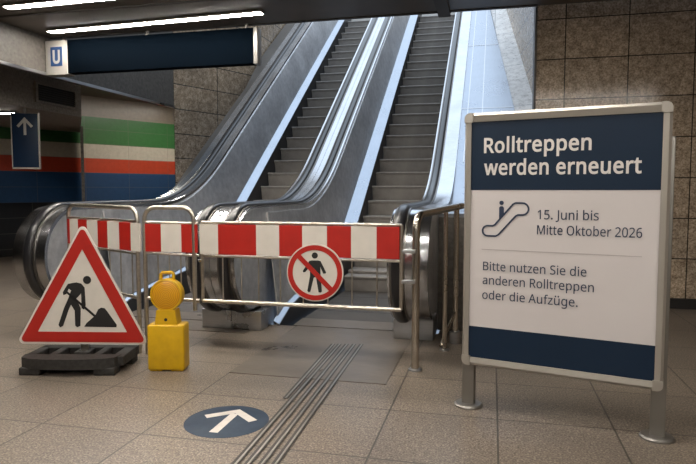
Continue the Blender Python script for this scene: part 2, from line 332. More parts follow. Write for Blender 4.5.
# outlines of the letters (advance, loops of x,y points)
GLYPHS = {
    '.': (180, ['89,-9 79,-8 69,-5 60,1 54,10 50,22 48,36 50,51 54,63 60,71 69,77 79,80 89,81 100,80 110,77 119,71 126,63 130,51 132,36 130,22 126,10 119,1 110,-5 100,-8']),
    '0': (384, ['191,-7 142,1 102,22 72,59 50,108 37,169 33,240 35,290 40,334 49,373 61,407 78,435 99,458 125,474 156,484 191,487 241,480 281,458 312,422 334,373 347,313 351,240 349,191 344,147 335,108 322,74 305,45 284,23 258,6 227,-3', '191,44 224,49 249,65 268,92 281,130 289,180 291,240 289,300 281,349 268,388 249,415 224,431 191,437 159,431 133,415 115,388 102,349 95,300 92,240 95,180 102,131 115,93 133,65 159,49']),
    '1': (384, ['181,0 181,335 181,353 181,369 181,381 182,393 183,405 183,418 176,411 170,405 164,400 158,394 150,388 142,381 91,339 60,379 189,480 238,480 238,0']),
    '2': (384, ['32,0 32,49 158,176 181,199 201,221 219,240 234,259 247,278 257,296 264,315 268,334 269,355 267,380 259,400 246,415 229,427 208,434 185,436 162,435 142,430 123,424 105,415 87,403 69,390 38,430 57,445 79,458 102,470 128,479 155,484 185,486 226,482 262,471 291,452 312,427 325,396 330,359 328,334 323,311 314,288 303,267 288,245 271,224 252,202 230,179 207,155 107,56 107,54 349,54 349,0']),
    '5': (384, ['167,-7 142,-6 119,-4 97,0 76,5 58,12 42,19 42,75 60,66 79,58 101,52 124,47 146,45 167,44 200,46 229,55 253,69 271,89 282,115 285,147 282,176 273,200 257,219 234,233 203,242 165,244 152,244 138,243 122,241 107,239 94,237 83,234 54,253 72,480 312,480 312,426 122,426 111,287 119,288 130,290 142,291 155,293 169,294 185,294 231,290 270,278 302,257 326,229 341,195 346,153 341,107 325,68 299,36 263,12 219,-2']),
    '6': (384, ['200,-7 171,-4 143,3 118,16 95,34 75,57 59,86 47,120 39,160 37,205 38,239 41,273 46,307 54,339 65,369 79,397 97,423 119,444 146,462 177,475 214,484 257,486 266,486 277,486 288,485 298,484 308,482 316,480 316,430 307,432 298,434 288,436 278,437 268,438 258,438 229,436 203,431 181,422 162,411 145,397 132,380 121,361 113,341 106,318 101,295 98,270 96,244 100,244 112,259 126,272 143,284 163,293 187,298 214,300 253,296 286,283 314,262 336,233 348,197 353,154 348,108 334,69 311,36 281,12 244,-2', '199,43 226,46 249,55 268,70 283,92 291,120 294,154 292,183 284,207 271,227 253,242 230,251 201,254 181,252 163,248 146,241 132,231 120,220 110,208 103,194 98,180 97,166 98,147 102,128 108,108 117,91 128,75 142,61 159,51 178,45']),
    'A': (429, ['0,0 187,482 242,482 428,0 366,0 308,148 118,148 61,0', '138,202 290,202 236,347 235,352 233,358 230,367 227,376 224,386 221,396 218,405 216,413 214,419 210,405 207,392 203,378 199,366 196,356 193,347']),
    'B': (437, ['65,0 65,480 202,480 257,477 303,468 338,453 364,431 379,400 384,361 382,334 374,311 361,290 343,274 320,262 293,255 293,251 312,247 331,241 348,234 363,224 376,212 386,197 394,180 399,160 400,136 395,96 380,63 356,36 322,16 282,4 234,0', '126,275 214,275 251,278 279,284 299,295 312,310 319,330 322,354 319,378 309,397 294,411 272,420 242,426 205,428 126,428', '126,51 222,51 261,54 290,62 311,76 325,94 333,116 336,141 333,165 324,185 310,202 288,215 257,222 218,225 126,225']),
    'H': (498, ['65,0 65,480 126,480 126,277 371,277 371,480 432,480 432,0 371,0 371,224 126,224 126,0']),
    'J': (183, ['-3,-128 -13,-127 -22,-127 -31,-125 -39,-123 -46,-121 -52,-119 -52,-68 -45,-70 -37,-71 -30,-73 -21,-74 -13,-74 -4,-75 7,-74 18,-72 28,-68 37,-62 45,-54 52,-44 58,-32 61,-16 62,3 62,480 122,480 122,7 118,-35 107,-69 88,-95 63,-113 32,-124']),
    'M': (609, ['65,0 65,480 154,480 302,87 305,87 455,480 544,480 544,0 487,0 487,405 326,0 277,0 120,405 120,0']),
    'O': (525, ['263,-7 216,-3 174,7 139,24 109,48 84,76 65,111 52,150 44,193 41,241 44,288 52,331 65,370 84,404 109,433 139,456 174,473 216,483 263,487 309,484 349,473 384,456 414,433 439,405 458,370 472,331 481,288 484,240 481,193 472,150 458,110 439,76 414,47 384,24 349,7 308,-3', '263,46 312,51 352,69 382,98 403,137 416,184 420,240 416,297 403,344 382,382 352,411 313,428 263,434 214,428 174,411 143,382 122,344 109,297 105,240 109,184 122,137 143,98 173,69 213,51']),
    'R': (418, ['65,0 65,480 197,480 252,476 296,464 329,446 353,419 367,385 372,343 370,319 366,298 358,279 348,264 336,250 322,239 307,229 292,221 276,215 408,0 337,0 221,198 126,198 126,0', '126,249 197,249 233,252 261,259 283,272 298,290 307,313 310,340 306,369 297,391 281,407 259,418 230,425 194,427 126,427']),
    'S': (369, ['166,-7 140,-6 115,-4 91,-1 70,4 51,9 34,16 34,74 52,67 72,60 94,54 119,50 143,47 169,46 201,48 228,55 249,66 265,82 274,101 277,123 276,138 272,151 267,163 258,173 247,183 232,192 214,202 191,211 164,222 126,238 96,256 72,276 54,300 44,329 40,364 42,388 49,410 60,429 74,446 92,460 114,471 138,480 165,485 193,486 219,485 243,483 266,479 287,473 307,467 326,459 307,408 290,414 272,420 253,426 233,430 213,432 192,433 165,431 142,425 124,414 112,400 104,383 101,363 103,348 106,335 111,323 120,313 131,303 144,294 161,285 182,276 206,267 233,256 257,245 278,233 296,221 310,207 322,191 330,173 335,152 337,128 332,89 317,56 291,29 256,9 215,-3']),
    'U': (491, ['243,-7 188,-1 143,15 107,42 81,78 66,121 60,171 60,480 121,480 121,169 124,133 135,102 152,78 176,60 208,49 246,46 286,50 317,61 341,80 357,106 367,135 370,169 370,480 430,480 430,169 428,137 421,107 410,80 394,55 373,34 348,16 318,4 283,-4']),
    'a': (377, ['144,-7 114,-4 86,5 63,19 45,40 34,67 31,100 36,133 50,161 73,183 106,200 150,210 203,215 265,217 265,238 262,265 256,286 245,301 230,311 212,316 190,318 172,317 154,315 136,310 120,304 104,298 89,291 71,335 87,343 106,350 126,357 148,362 170,365 193,366 233,363 266,353 291,337 308,314 319,283 322,245 322,0 279,0 268,51 265,51 249,33 233,19 216,7 196,0 173,-5', '158,41 187,44 212,52 234,66 251,86 261,112 264,144 264,176 211,174 171,170 140,163 118,152 103,138 95,121 92,99 94,81 100,66 110,55 124,47 140,43']),
    'b': (413, ['228,-7 201,-5 178,0 158,9 142,20 128,32 116,46 111,46 99,0 57,0 57,510 116,510 116,386 116,371 116,357 115,344 114,331 114,321 113,312 116,312 128,327 142,339 158,351 178,359 201,364 228,366 269,361 305,345 335,319 358,283 372,237 376,180 372,123 358,77 335,40 305,14 269,-1', '219,42 248,46 273,58 291,78 304,105 312,139 315,181 304,256 272,302 218,317 183,313 157,302 138,284 126,258 119,224 116,182 116,179 119,138 126,105 138,78 157,58 184,46']),
    'd': (413, ['185,-7 143,-2 107,14 77,40 55,76 41,123 37,179 41,236 55,283 78,319 108,346 144,361 185,367 211,365 234,360 254,351 270,340 285,328 297,314 301,314 300,320 300,329 299,339 298,350 297,359 297,367 297,510 356,510 356,0 308,0 300,48 297,48 285,34 271,21 254,9 234,0 211,-5', '194,42 228,46 255,56 274,74 287,98 295,129 298,168 298,179 295,220 288,254 275,282 256,302 229,314 193,318 164,313 140,301 122,280 109,252 101,218 98,178 101,138 109,105 122,78 141,58 165,46']),
    'e': (379, ['210,-7 177,-4 147,3 120,14 96,30 75,51 59,76 47,106 39,140 37,177 39,215 46,249 57,279 72,305 90,326 112,344 138,357 166,364 196,367 226,364 252,358 276,347 296,331 313,312 327,290 337,264 343,235 345,204 345,169 98,169 102,131 113,100 129,76 152,58 180,47 213,44 235,44 255,46 274,50 292,55 310,61 328,69 328,17 310,9 292,4 274,-1 255,-4 234,-6', '99,216 283,216 280,244 273,269 262,290 245,306 223,315 195,318 169,315 147,306 129,291 114,271 105,245']),
    'f': (231, ['73,0 73,314 10,314 10,342 73,362 73,383 77,425 87,458 104,483 127,500 156,510 190,514 204,513 217,512 229,510 241,507 251,505 260,502 244,455 237,458 229,460 220,462 210,464 201,465 191,465 173,463 158,457 147,446 139,430 134,409 132,383 132,360 223,360 223,314 132,314 132,0']),
    'g': (413, ['195,-161 145,-159 102,-151 65,-138 65,-84 103,-100 148,-109 198,-112 227,-109 251,-100 271,-85 286,-65 295,-40 298,-11 298,3 298,10 298,17 298,27 299,36 299,43 300,48 297,48 268,17 231,-1 185,-7 142,-1 106,15 76,42 54,79 41,125 37,179 41,233 54,278 76,316 106,344 142,361 185,367 208,365 229,361 249,353 267,343 283,329 298,312 301,312 309,360 356,360 356,-6 352,-53 338,-92 317,-122 286,-144 245,-157', '194,42 227,45 253,55 273,71 287,94 295,126 298,165 298,179 295,224 287,259 273,285 252,303 226,313 193,317 165,313 142,301 123,281 109,254 101,220 98,179 101,138 109,104 123,77 141,57 165,46']),
    'i': (173, ['87,420 78,421 70,424 62,429 57,436 54,446 52,457 54,469 57,479 62,486 70,491 78,494 87,495 96,494 104,491 111,486 117,479 120,469 122,457 120,446 117,436 111,429 104,424 96,421', '57,0 57,360 116,360 116,0']),
    'k': (359, ['57,0 57,510 116,510 116,244 115,236 115,226 115,216 114,204 114,194 113,185 116,185 119,189 123,195 128,201 133,208 138,214 144,221 149,228 154,234 158,238 273,360 343,360 197,206 353,0 281,0 156,168 116,132 116,0']),
    'l': (173, ['57,0 57,510 116,510 116,0']),
    'n': (415, ['57,0 57,360 105,360 113,311 117,311 130,328 146,342 165,353 186,361 208,365 230,367 270,363 302,353 328,335 346,310 357,277 361,234 361,0 302,0 302,230 293,278 266,307 222,317 186,313 158,302 139,283 126,258 119,226 116,187 116,0']),
    'o': (406, ['202,-7 172,-4 143,3 117,15 94,32 75,53 58,79 46,109 39,143 37,181 42,236 57,282 82,318 116,345 156,361 204,367 236,364 264,357 290,345 314,328 333,307 349,282 361,252 368,218 370,181 365,126 350,79 325,42 291,15 250,-1', '203,42 237,46 263,59 283,80 298,107 306,141 309,181 306,220 298,253 283,281 263,301 236,313 203,317 169,313 143,301 123,281 109,253 101,220 98,181 101,141 109,107 123,80 143,59 170,46']),
    'p': (413, ['57,-161 57,360 105,360 113,311 116,311 128,326 142,339 158,351 178,360 201,365 228,367 270,362 305,346 335,320 358,284 372,238 376,181 372,124 358,78 335,41 305,14 269,-1 228,-7 202,-5 179,0 159,9 142,20 128,32 116,46 112,46 113,37 114,28 115,17 116,6 116,-4 116,-13 116,-161', '219,42 240,44 258,50 273,60 286,74 296,90 305,110 310,132 314,155 315,181 312,220 304,253 291,280 272,301 248,313 218,317 185,314 159,303 140,286 127,262 119,231 116,192 116,181 119,140 126,106 138,78 157,58 184,46']),
    'r': (277, ['57,0 57,360 105,360 112,294 115,294 128,313 143,330 160,345 179,357 201,364 225,367 232,367 239,366 247,366 254,365 261,364 267,363 260,308 254,310 248,311 241,312 234,312 227,313 221,313 203,311 186,306 169,298 154,286 141,272 131,256 123,236 118,215 116,192 116,0']),
    's': (322, ['148,-7 124,-6 102,-4 83,-1 66,4 50,9 35,16 35,70 50,63 68,56 87,50 107,45 128,42 149,41 176,43 198,47 214,55 225,66 232,79 234,94 234,103 231,111 227,118 221,125 212,133 200,140 186,147 168,155 146,164 124,173 104,182 86,191 71,200 58,211 48,223 40,237 36,253 34,271 38,299 51,323 72,342 99,356 132,364 169,367 191,366 211,364 231,360 249,355 267,350 284,343 264,296 248,301 233,307 216,312 200,315 183,318 165,318 143,317 124,313 110,307 99,298 93,287 91,275 92,265 95,257 99,249 107,243 116,236 129,229 144,222 162,215 183,206 205,198 225,189 242,180 257,170 269,159 279,147 286,133 290,118 291,99 287,67 274,41 253,20 224,5 189,-4']),
    't': (242, ['167,-7 149,-6 132,-2 115,3 100,11 87,22 77,37 68,55 63,78 62,105 62,314 11,314 11,343 62,366 86,443 121,443 121,360 225,360 225,314 121,314 121,106 123,86 128,70 137,57 148,49 162,43 177,42 186,42 196,43 205,44 214,46 221,47 228,49 228,4 221,1 212,-1 201,-4 189,-5 178,-6']),
    'u': (415, ['184,-7 144,-3 111,7 86,25 68,49 57,83 53,124 53,360 113,360 113,128 122,81 148,52 193,42 229,46 256,57 276,76 289,102 296,134 299,173 299,360 358,360 358,0 310,0 301,48 298,48 285,31 269,17 250,6 229,-1 207,-5']),
    'w': (528, ['106,1 7,361 69,361 118,169 123,149 128,130 132,110 136,92 139,75 142,61 144,61 146,69 148,79 151,89 153,101 156,112 159,125 162,136 165,148 169,158 232,361 297,361 359,158 364,142 368,126 373,108 377,91 381,76 383,62 385,62 387,74 390,90 395,108 399,128 404,148 410,169 460,361 520,361 420,1 351,1 289,203 284,222 279,240 274,258 270,274 267,288 265,299 262,299 260,288 257,274 253,258 249,240 244,221 238,203 173,1']),
    'z': (316, ['26,0 26,39 220,314 38,314 38,360 285,360 285,316 94,46 289,46 289,0']),
    ' ': (175, []),
}

def _loops(ch):
    adv, ls = GLYPHS[ch]
    out = []
    for l in ls:
        q = [Vector(tuple(float(c) for c in p.split(','))) for p in l.split()]
        i = 0
        while i < len(q) and len(q) > 3:          # drop points that lie on a straight edge
            a_, b_, c_ = q[i - 1], q[i], q[(i + 1) % len(q)]
            d = c_ - a_
            if d.length < 1e-6 or abs(d.x * (b_.y - a_.y) - d.y * (b_.x - a_.x)) / d.length < 1.01: q.pop(i)
            else: i += 1
        out.append([tuple(p) for p in q])
    return adv, out
def _area(l): return sum(l[i - 1][0] * l[i][1] - l[i][0] * l[i - 1][1] for i in range(len(l))) / 2
TEXTCAP = max(p[1] for p in _loops('H')[1][0])
def text_mesh(name, body, mat, parent, x, z, width, cap, y, bold=0.0, depth=0.0006):
    """lettering in the local xz plane; x,z = left end of the baseline; width and cap height in metres"""
    loops = []; pen = 0.0
    for ch in body:
        if ch == 'ü':
            adv, ls = _loops('u'); dot = _loops('.')[1][0]
            cx_ = sum(p[0] for p in dot) / len(dot)
            mid_ = (min(p[0] for p in ls[0]) + max(p[0] for p in ls[0])) / 2
            ls = ls + [[(p[0] - cx_ + mid_ + s_ * 78, p[1] + 425) for p in dot] for s_ in (-1, 1)]
        else: adv, ls = _loops(ch)
        if ls:
            sg = 1 if _area(max(ls, key=lambda l: abs(_area(l)))) > 0 else -1
            for l in ls:
                n = len(l); q = []
                for i in range(n):
                    d0 = Vector(l[i]) - Vector(l[i - 1]); d1 = Vector(l[(i + 1) % n]) - Vector(l[i])
                    n0 = Vector((d0.y, -d0.x)).normalized() * sg; n1 = Vector((d1.y, -d1.x)).normalized() * sg
                    m_ = n0 + n1; k = bold / max(.35, m_.length_squared / 2) if m_.length > 1e-6 else 0
                    q.append((pen + l[i][0] + m_.x * k, l[i][1] + m_.y * k))
                loops.append(q)
        pen += adv + bold * 1.2
    x0 = min(p[0] for l in loops for p in l); x1 = max(p[0] for l in loops for p in l)
    sx = width / (x1 - x0); sy = cap / (TEXTCAP + bold)
    cu = bpy.data.curves.new(name, 'CURVE'); cu.dimensions = '2D'; cu.fill_mode = 'BOTH'; cu.extrude = depth / 2
    for l in loops:
        sp = cu.splines.new('POLY'); sp.points.add(len(l) - 1); sp.use_cyclic_u = True
        for p, q in zip(sp.points, l): p.co = ((q[0] - x0) * sx, q[1] * sy, 0, 1)
    tmp = bpy.data.objects.new(name, cu); COL.objects.link(tmp); bpy.context.view_layer.update()
    me = bpy.data.meshes.new_from_object(tmp.evaluated_get(bpy.context.evaluated_depsgraph_get()))
    bpy.data.objects.remove(tmp); bpy.data.curves.remove(cu)
    for v in me.vertices: v.co = Vector((x + v.co.x, y + depth / 2 - v.co.z, z + v.co.y))
    me.name = name; me.materials.clear(); me.materials.append(mat)
    for p in me.polygons: p.use_smooth = False
    o = bpy.data.objects.new(name, me); COL.objects.link(o); o.parent = parent
    return o

T35 = math.tan(RAD(35))
YE = 14.6                                  # head of the escalators
def wall_x(y): return 0.557 - 0.1142 * (y - 8.807)      # skewed right flank of the shaft

# ------------------------------------------------------------------ the hall
fl = MB()
for (x0, x1, y0, y1) in ((-12, 6, -6, 4.99), (-12, -3.98, 4.99, 13.5), (-0.42, 6, 4.99, 6.70)):
    fl.box(x0, x1, y0, y1, -0.2, 0)
struct(fl.build('floor', M['floor'], smooth=0))
ce = MB(); ce.box(-12, 6, -6, 6.28, 3.0, 3.4); ce.box(-12, -5.18, 6.28, 13.5, 3.0, 3.4)
struct(ce.build('ceiling', M['ceil'], smooth=0))
sm = MB()
for y in (4.45, 5.35): sm.box(-12, 6, y - 0.012, y + 0.012, 2.985, 3.0)
sm.box(-.56, -.44, 4.6, 6.285, 2.95, 3.0); sm.box(-5.14, .4, 6.24, 6.285, 2.992, 3.0)
struct(sm.build('trim_1', M['dark'], smooth=0))
struct(MB().box(0.42, 6, 6.64, 6.9, 0, 7.6).build('wall_front', M['tile'], smooth=0))
struct(MB().box(0.42, 6, 6.615, 6.64, 0, 0.10).build('baseboard_front', M['blackst'], smooth=0))
struct(MB().box(0.405, 0.425, 6.63, 6.90, 0, 3.2).build('trim_2', M['concrete'], smooth=0))
struct(MB().box(5.6, 6, -6, 6.7, 0, 3.0).build('wall_right', M['tile'], smooth=0))
struct(MB().box(-12, 6, -6.2, -6, 0, 3.0).build('wall_back', M['dark'], smooth=0))
struct(MB().box(-12.2, -12, -6, 13.5, 0, 3.0).build('wall_left', M['dark'], smooth=0))
struct(MB().box(-12, -5.2, 13.4, 13.6, 0, 3.0).build('wall_far', M['dark'], smooth=0))
# shaft above the hall
struct(MB().box(-5.2, 0.5, 6.0, 6.28, 3.4, 7.6).build('wall_unseen_shaft_front', M['bounce'], smooth=0))
sl = MB(); sl.prism([(-5.15, 9.1), (-4.4, 11.0), (-4.4, 17.5), (-4.8, 17.5), (-4.8, 11.2), (-5.2, 9.28)], 0, 7.6, 'z')
struct(sl.build('wall_shaft_left', M['shaft'], smooth=0))
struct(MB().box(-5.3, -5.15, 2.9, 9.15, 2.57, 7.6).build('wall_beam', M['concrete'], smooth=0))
struct(MB().box(-5.165, -5.14, 2.9, 9.12, 2.55, 2.585).build('trim_3', M['steel'], smooth=0))
sr = MB(); sr.prism([(wall_x(6.9), 6.9), (wall_x(17.5), 17.5), (wall_x(17.5) + 0.4, 17.5), (wall_x(6.9) + 0.4, 6.9)], 0, 7.6, 'z')
struct(sr.build('wall_shaft_right', M['shaft'], smooth=0))
struct(MB().box(-5, 1, 17.4, 17.6, 4, 7.6).build('wall_unseen_shaft_back', M['bounce'], smooth=0))
struct(MB().box(-4.4, 0.3, YE - 0.1, 17.5, 5.0, 5.28).build('floor_upper', M['floor'], smooth=0))
# band of daylight on the right flank, put into an added whitish strip
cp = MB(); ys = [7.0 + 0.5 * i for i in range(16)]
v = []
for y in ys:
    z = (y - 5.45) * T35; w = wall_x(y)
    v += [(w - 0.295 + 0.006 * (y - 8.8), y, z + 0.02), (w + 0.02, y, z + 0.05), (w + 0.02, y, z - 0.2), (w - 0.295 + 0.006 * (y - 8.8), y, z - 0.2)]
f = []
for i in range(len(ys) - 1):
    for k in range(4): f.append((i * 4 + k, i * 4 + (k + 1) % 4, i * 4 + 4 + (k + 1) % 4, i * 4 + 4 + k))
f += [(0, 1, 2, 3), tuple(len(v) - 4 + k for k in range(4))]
cp.add(v, f); struct(cp.build('daylight_band', M['pale'], smooth=0))
# bulkhead with the vent, striped wall beyond
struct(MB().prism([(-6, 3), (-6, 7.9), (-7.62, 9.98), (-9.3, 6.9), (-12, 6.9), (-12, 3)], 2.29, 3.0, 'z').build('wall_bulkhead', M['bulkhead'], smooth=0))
a = math.atan2(3.06, 1.59)
sw = MB(); sw.box(-3.2, 3.75, 0, 0.2, 0.975, 3.0); sw.box(-3.2, 3.75, 0.25, 0.4, 0, 0.975)
o = struct(sw.build('wall_striped', M['stripes'], smooth=0)); o.location = (-8.31, 8.77, 0); o.rotation_euler = (0, 0, a)

struct(MB().prism([(-7.62, 9.98), (-6.95, 9.10), (-6.91, 9.13), (-7.58, 10.01)], .975, 2.30, 'z').build('light_blocker', M['concrete'], smooth=0))  # added fin that keeps the passage lamp off the left stripes
# ------------------------------------------------------------------ escalators
def rail_path(yc, zc=0.62, r=0.45):
    p = []
    for k in range(0, 25):
        t = RAD(-84 + 174 * k / 24); p.append((yc - r * math.cos(t), zc + r * math.sin(t)))
    zt = zc + r
    y = 5.0
    while y < 6.0: p.append((y, zt)); y += 0.25
    a_, b_, c_ = Vector((6.1, zt)), Vector((6.85, zt)), Vector((7.65, zt + 0.8 * T35))
    for k in range(13):
        t = k / 12; q = a_ * (1 - t) ** 2 + b_ * 2 * t * (1 - t) + c_ * t * t; p.append((q.x, q.y))
    y = 8.2
    while y < YE - 0.1: p.append((y, zt + (y - 6.85) * T35)); y += 0.8
    p.append((YE, zt + (YE - 6.85) * T35))
    return p
def normals(p):
    out = []
    for i in range(len(p)):
        a_ = p[max(0, i - 1)]; b_ = p[min(len(p) - 1, i + 1)]; ty, tz = b_[0] - a_[0], b_[1] - a_[1]; l = math.hypot(ty, tz)
        out.append((-tz / l, ty / l))
    return out
def offset(p, d): return [(q[0] + n[0] * d, q[1] + n[1] * d) for q, n in zip(p, normals(p))]
def sweep(mb, p, sec, x):
    nn = normals(p); k = len(sec); v = []
    for q, n in zip(p, nn):
        for dx, dn in sec: v.append((x + dx, q[0] + n[0] * dn, q[1] + n[1] * dn))
    f = []
    for i in range(len(p) - 1):
        for j in range(k): f.append((i * k + j, i * k + (j + 1) % k, (i + 1) * k + (j + 1) % k, (i + 1) * k + j))
    f += [tuple(range(k)), tuple(range((len(p) - 1) * k, len(p) * k))]
    return mb.add(v, f)
HR = [(-.040, -.022), (-.042, .0), (-.036, .014), (-.02, .021), (.02, .021), (.036, .014), (.042, .0), (.040, -.022)]
def balustrade(root, xa, xb, rails, yc, px0, px1):
    eps = .004 if xb - xa > .25 else -.001
    p = rail_path(yc)
    top = offset(p, -0.024)
    poly = top + [(YE, (YE - 7.0) * T35 - 0.25), (7.45, 0.0), (5.0, 0.0), (5.0, top[0][1])]
    b = MB(); b.prism(poly, xa, xb, 'x')
    body = b.build('balustrade', M['steel_panel'], root, smooth=30)
    # polished cover strip rolled over the top, and its edge beads
    c = MB(); sec = [(-(xb - xa) / 2 - eps, -.045), (-(xb - xa) / 2 - eps, -.014), ((xb - xa) / 2 + eps, -.014), ((xb - xa) / 2 + eps, -.045)]
    sweep(c, p, sec, (xa + xb) / 2)
    c.build('top_cladding', M['steel_bright'], body, smooth=30)
    pl = MB(); pl.box(px0, px1, 4.74, 5.05, 0, 0.165, 0.004)
    pl.build('plinth', M['steel'], body, smooth=30)
    for x in rails:
        h = MB(); sweep(h, p, HR, x); h.build('handrail', M['rubber'], root, smooth=50)
        g = MB()
        for s in (-1, 1):
            sweep(g, p, [(s * .050 - .006, -.018), (s * .050 - .006, -.004), (s * .050 + .006, -.004), (s * .050 + .006, -.018)], x)
        g.build('guide_rail', M['steel_dim'], body, smooth=50)
    return body
LOW = [(4.97, .03), (5.25, .13), (5.7, .20), (6.2, .255), (6.6, .315), (7.0, .43), (7.4, .67), (7.8, (7.8 - 6.45) * T35)] + [(y, (y - 6.45) * T35) for y in (8.6, 9.6, 10.6, 11.6, 12.6, 13.6, YE)]
def deck_strip(root, xp, xs):
    b = MB(); v = []
    s = 1 if xs > xp else -1
    def xin(y): return xp + (xs - xp) * (.32 + .68 * min(1, max(0, (y - 6.2) / 1.0)))
    for y, z in LOW:
        k = (xin(y) - xp) / (xs - xp)
        v += [(xp, y, z + .012), (xin(y), y, max(.004, z - .05 * k)), (xin(y), y, max(.002, z - .05 * k - .014)), (xp, y, max(0.0, z - .03))]
    f = []
    for i in range(len(LOW) - 1):
        for k in range(4): f.append((i * 4 + k, i * 4 + (k + 1) % 4, i * 4 + 4 + (k + 1) % 4, i * 4 + 4 + k))
    f += [(0, 1, 2, 3), tuple(len(v) - 4 + k for k in range(4))]
    b.add(v, f); b.build('inner_deck', M['steel_deck'], root, smooth=30)
    k_ = MB(); v = []
    for y, z in LOW:
        k = (xin(y) - xp) / (xs - xp)
        v += [(xin(y) - s * .02, y, max(.003, z - .05 * k - .012)), (xin(y) + s * .003, y, max(.003, z - .05 * k - .012)), (xs + s * .004, y, z - .62), (xs - s * .02, y, z - .62)]
    k_.add(v, f); k_.build('skirt', M['skirt'], root, smooth=30)
def inner_panel(root, xt, xb):
    zt = dict(); p = [(q, w) for q, w in offset(rail_path(4.75), -.07) if w > .9 and q > 5.0]
    def top(y):
        for (y0, z0), (y1, z1) in zip(p[:-1], p[1:]):
            if y0 <= y <= y1: return z0 + (z1 - z0) * (y - y0) / (y1 - y0)
        return p[0][1] if y < p[0][0] else p[-1][1] + (y - p[-1][0]) * T35
    def low(y):
        for (y0, z0), (y1, z1) in zip(LOW[:-1], LOW[1:]):
            if y0 <= y <= y1: return z0 + (z1 - z0) * (y - y0) / (y1 - y0)
        return LOW[0][1]
    ys = [5.06 + .12 * i for i in range(30)] + [8.8 + .7 * i for i in range(9)]
    t = -.012 if xb > xt else .012; v = []
    for y in ys:
        v += [(xt, y, top(y)), (xb, y, low(y) + .014), (xb + t, y, low(y) + .014), (xt + t, y, top(y))]
    f = []
    for i in range(len(ys) - 1):
        for k in range(4): f.append((i * 4 + k, i * 4 + (k + 1) % 4, i * 4 + 4 + (k + 1) % 4, i * 4 + 4 + k))
    f += [(0, 1, 2, 3), tuple(len(v) - 4 + k for k in range(4))]
    MB().add(v, f).build('inner_panel', M['steel_panel'], root, smooth=30)
STEPS = [(7.96 + .2956 * k, .847 + .207 * k) for k in range(-3, 22)]
def steps(root, x0, x1):
    w = (x1 - x0) / 2
    m = MB(); m.prism([(0, 0), (.34, 0), (.34, -.035), (.10, -.05), (.085, -.235), (.062, -.235), (.045, -.19), (.028, -.12), (.012, -.045), (0, -.028), (-.006, -.012)], -w, w, 'x')
    first = None
    for y, z in [(6.86, .185)] + STEPS:
        if first is None:
            first = m.build('step', M['step'], root, smooth=20); o = first
        else:
            o = first.copy(); COL.objects.link(o); o.parent = root
        o.location = ((x0 + x1) / 2, y, z)
    t = MB(); t.box(-w, w, 0, .392, -.06, .004)
    ft = None
    for y in (5.30, 5.70, 6.10, 6.50):
        if ft is None: ft = t.build('step', M['tread'], root, smooth=20); o = ft
        else:
            o = ft.copy(); COL.objects.link(o); o.parent = root
        o.location = ((x0 + x1) / 2, y, 0)
    cb = MB(); cb.prism([(4.985, .008), (5.26, .014), (5.285, .002), (5.285, -.05), (4.985, -.05)], x0, x1, 'x')
    cb.build('comb_plate', M['plate'], root, smooth=20)

eL = thing('escalator', 'left escalator with stainless steel sides rising beside the brown stone wall', 'escalator', (0, 0, 0))
eR = thing('escalator', 'right escalator, closed off behind the striped barrier panel with the no-entry disc', 'escalator', (0, 0, 0))
def shift(root, loc):      # stand the thing's Empty at its own foot without moving its parts
    root.location = loc
    for c in root.children: c.location = Vector(c.location) - Vector(loc)
balustrade(eL, -3.95, -3.64, [-3.79], 4.70, -4.0, -3.56)
inner_panel(eL, -3.628, -3.53); deck_strip(eL, -3.545, -3.42); inner_panel(eL, -2.388, -2.43); deck_strip(eL, -2.42, -2.47); steps(eL, -3.41, -2.48)
balustrade(eL, -2.385, -2.176, [-2.30], 4.78, -2.45, -2.177)
balustrade(eR, -2.174, -1.965, [-2.05], 4.78, -2.173, -1.90)
inner_panel(eR, -1.955, -1.86); deck_strip(eR, -1.875, -1.705); inner_panel(eR, -.738, -.77); deck_strip(eR, -0.765, -0.80); steps(eR, -1.695, -0.81)
balustrade(eR, -0.735, -0.445, [-0.665], 4.72, -0.76, -0.44)
# outer decks up to the shaft walls
def outer_deck(root, xl, xr, y0, mat, zo):
    p = [(y, 1.0 + zo) for y in (y0, 6.3)] + [(6.6, 1.03 + zo), (6.9, 1.13 + zo)] + [(y, (y - 5.35) * T35 + zo - .03) for y in (7.3, 8, 9, 10, 11, 12, 13, 14, YE)]
    p = [q for q in p if q[0] >= y0]
    v = []
    for y, z in p: v += [(xl(y), y, z), (xr(y), y, z), (xr(y), y, max(0, z - 1.0)), (xl(y), y, max(0, z - 1.0))]
    f = []
    for i in range(len(p) - 1):
        for k in range(4): f.append((i * 4 + k, i * 4 + (k + 1) % 4, i * 4 + 4 + (k + 1) % 4, i * 4 + 4 + k))
    f += [(0, 1, 2, 3), tuple(len(v) - 4 + k for k in range(4))]
    return MB().add(v, f).build('outer_deck', mat, root, smooth=25)
od = outer_deck(eR, lambda y: -.447, lambda y: min(.40, wall_x(y) - .29) if y < 7 else wall_x(y) - .29, 5.15, M['steel_deck'], 0.0)
jt = MB()
for y in (8.75, 10.6):
    z = (y - 5.35) * T35 - .03
    jt.prism([(y, z - .01), (y + .012, z), (y + .004, z + .008), (y - .008, z - .002)], -.445, wall_x(y) - .30, 'x')
for xo in (-.36, -.16):
    p0, p1 = 7.6, YE - .2
    jt.prism([(p0, (p0 - 5.35) * T35 - .03), (p1, (p1 - 5.35) * T35 - .03), (p1, (p1 - 5.35) * T35 - .024), (p0, (p0 - 5.35) * T35 - .024)], xo, xo + .012, 'x')
jt.build('deck_seams', M['steel'], od, smooth=0)
MB().box(-.44, .395, 5.125, 5.148, 0, .97).build('front_panel', M['concrete'], eR, smooth=0)
outer_deck(eL, lambda y: -4.38 if y > 10.9 else -4.25, lambda y: -3.952, 6.6, M['steel_dim'], -.22)
